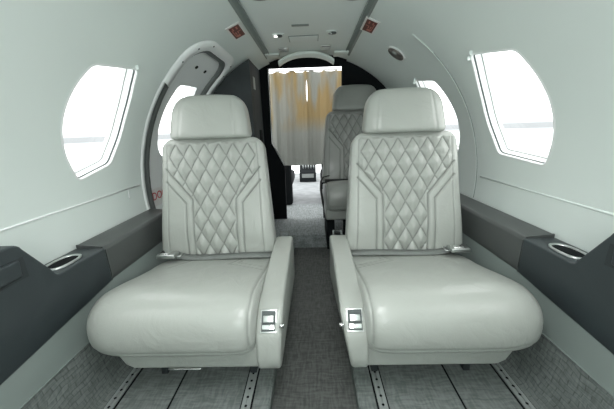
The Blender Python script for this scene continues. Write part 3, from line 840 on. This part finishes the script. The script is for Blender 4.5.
b = MB(); b.add(*disc(1, 1.708, ssp, .050, .050, R0 - .006, n=36, h=.004)); b.build('grille', M['grille'], root)
b = MB(); b.add(*disc(1, 1.70, ssp - .012, .020, .014, R0 - .010, n=20, h=.003)); b.build('speaker_cone', M['gasket_grey'], root)
child_fix(root)

def zc(x): return 1.418 - .012 * (x / .262) ** 2
def cdisc(b, x, y, r, z0, z1, n=24, ry=None):
    ry = ry or r; V = [(x + r * math.cos(2 * math.pi * k / n), y + ry * math.sin(2 * math.pi * k / n), z) for z in (z0, z1) for k in range(n)]
    b.add(V, [tuple(range(n)), tuple(range(n, 2 * n))] + [(k, (k + 1) % n, n + (k + 1) % n, n + k) for k in range(n)])
for x, y, side_ in ((-.175, 1.235, 'left'), (.20, 1.265, 'right')):
    root = empty('ceiling_light', (x, y, zc(x))); tag(root, 'round dark ringed ceiling light cut by the top of the view, on the %s' % side_, 'light')
    b = MB(); cdisc(b, x, y, .058, zc(x) - .006, zc(x) + .002); b.build('light_bezel', M['metal'], root, bevel=.001)
    b = MB(); cdisc(b, x, y, .049, zc(x) - .009, zc(x) - .004); b.build('light_lens', M['grille'], root)
    child_fix(root)
for x, y, side_ in ((-.160, 1.735, 'left'), (.143, 1.722, 'right')):
    root = empty('reading_light', (x, y, zc(x))); tag(root, 'small chrome reading light on the %s of the ceiling panel, beside the hatch' % side_, 'light')
    b = MB(); cdisc(b, x, y, .034, zc(x) - .004, zc(x) + .002, ry=.026); b.build('bezel', M['panel'], root, bevel=.001)
    b = MB(); cdisc(b, x + .004, y, .020, zc(x) - .012, zc(x) - .003, ry=.016); b.build('eyeball', M['gasket'], root, bevel=.003)
    b = MB(); cdisc(b, x - .012, y - .008, .011, zc(x) - .014, zc(x) - .009, ry=.010); b.build('bulb', M['glow'] if x < 0 else M['chrome'], root)
    child_fix(root)
for x, y, side_ in ((-.158, 2.035, 'left'), (.122, 2.02, 'right')):
    root = empty('air_vent', (x, y, zc(x))); tag(root, 'small square air vent on the %s of the ceiling panel near its far end' % side_, 'vent')
    b = MB(); b.box(x - .034, x + .034, y - .045, y + .045, zc(x) - .006, zc(x) - .0002); b.build('vent_frame', M['metal'], root, bevel=.002)
    b = MB(); b.box(x - .027, x + .027, y - .037, y + .037, zc(x) - .0075, zc(x) - .0055); b.build('vent_throat', M['gasket'], root, smooth=False)
    for k in range(3):
        b = MB(); yy = y - .025 + k * .025; b.box(x - .027, x + .027, yy - .004, yy + .004, zc(x) - .011, zc(x) - .007); b.build('vent_slat', M['metal'], root, smooth=False)
    child_fix(root)
root = empty('ceiling_hatch', (-.02, 1.83, 1.417)); tag(root, 'flush rectangular hatch in the middle of the ceiling panel between the reading lights', 'hatch')
b = MB(); b.box(-.106, .070, 1.775, 1.885, 1.4135, 1.4165); b.build('hatch_gap', M['groove'], root, smooth=False)
b = MB(); b.box(-.102, .066, 1.779, 1.881, 1.4120, 1.4160); b.build('hatch_lid', M['panel'], root, bevel=.0015)
child_fix(root)
b = MB(); b.box(-.075, .015, 1.60, 1.625, 1.4145, 1.4175)
tag(b.build('ceiling_placard', M['kick'], bevel=.001), 'tiny grey lozenge placard on the ceiling panel in front of the hatch', 'placard')

# ------------------------------------------------------------------ world, lamps, camera
w = bpy.data.worlds.new('sky'); sc.world = w; w.use_nodes = True; nt = w.node_tree
bg = nt.nodes['Background']; tc = nt.nodes.new('ShaderNodeTexCoord'); sp = nt.nodes.new('ShaderNodeSeparateXYZ')
rp = nt.nodes.new('ShaderNodeValToRGB'); mr = nt.nodes.new('ShaderNodeMapRange')
mr.inputs['From Min'].default_value = -.2; mr.inputs['From Max'].default_value = .2
nt.links.new(tc.outputs['Generated'], sp.inputs[0]); nt.links.new(sp.outputs['Z'], mr.inputs['Value']); nt.links.new(mr.outputs[0], rp.inputs[0]); nt.links.new(rp.outputs[0], bg.inputs[0])
cr_ = rp.color_ramp; cr_.elements[0].position = 0; cr_.elements[0].color = (.85, .88, .87, 1); cr_.elements[1].position = 1; cr_.elements[1].color = (1, 1, 1, 1)
for p, c in ((.43, (.80, .83, .83, 1)), (.455, (.205, .215, .22, 1)), (.49, (.215, .225, .23, 1)), (.515, (1, 1, 1, 1))):
    e_ = cr_.elements.new(p); e_.color = c
bg.inputs['Strength'].default_value = 4.0

def area(name, loc, rot, sx, sy, power, col=(1, 1, 1)):
    l = bpy.data.lights.new(name, 'AREA'); l.shape = 'RECTANGLE'; l.size = sx; l.size_y = sy; l.energy = power; l.color = col
    o = bpy.data.objects.new(name, l); o.location = loc; o.rotation_euler = [math.radians(a) for a in rot]; link(o); return o
b = MB(); b.add([(R0 * math.sin(2 * math.pi * k / 40), Y0, ZC + R0 * math.cos(2 * math.pi * k / 40)) for k in range(40)], [tuple(range(40))]); tag(b.build('wall_added_back', M['liner'], smooth=False), kind='structure')  # unseen end wall, added to cut the daylight from the open aft end
area('cabin_lamp', (0, .25, 1.39), (0, 0, 0), .35, .5, 7)
pl_ = bpy.data.lights.new('aft_fill', 'POINT'); pl_.energy = 14; pl_.shadow_soft_size = .22; po = bpy.data.objects.new('aft_fill', pl_); po.location = (0, -.38, 1.02); link(po)  # unseen fill lamp added behind the camera to brighten ceiling and liner
for sd in (-1, 1):
    area('curtain_backlight', (-.20 if sd < 0 else .20, 2.66, 1.16), (-80, 0, 0), .10, .12, .25, (1, .62, .22))  # small warm lamps added behind the curtain for its sunlit patches
area('cockpit_daylight', (0, 3.6, 1.6), (0, 0, 0), .8, .8, 2, (.95, .98, 1))

cam = bpy.data.cameras.new('camera'); cam.sensor_width = 36; cam.sensor_fit = 'HORIZONTAL'; cam.lens = 273 / 614 * 36; cam.clip_start = .02
co = bpy.data.objects.new('camera', cam); link(co); sc.camera = co
yaw, pitch, roll = [math.radians(a) for a in (-1.44, 15.56, -1.902)]
Fv = Vector((math.sin(yaw) * math.cos(pitch), math.cos(yaw) * math.cos(pitch), -math.sin(pitch)))
Rv = Fv.cross(Vector((0, 0, 1))).normalized(); Uv = Rv.cross(Fv)
R2 = Rv * math.cos(roll) + Uv * math.sin(roll); U2 = -Rv * math.sin(roll) + Uv * math.cos(roll)
mt = Matrix((R2, U2, -Fv)).transposed().to_4x4(); mt.translation = Vector((.0154, 0, .90)); co.matrix_world = mt
sc.view_settings.view_transform = 'Standard'; sc.view_settings.look = 'None'; sc.view_settings.exposure = 0
sc.cycles.use_denoising = True; sc.cycles.max_bounces = 10; sc.cycles.diffuse_bounces = 6; sc.cycles.transparent_max_bounces = 8; sc.cycles.sample_clamp_indirect = 6
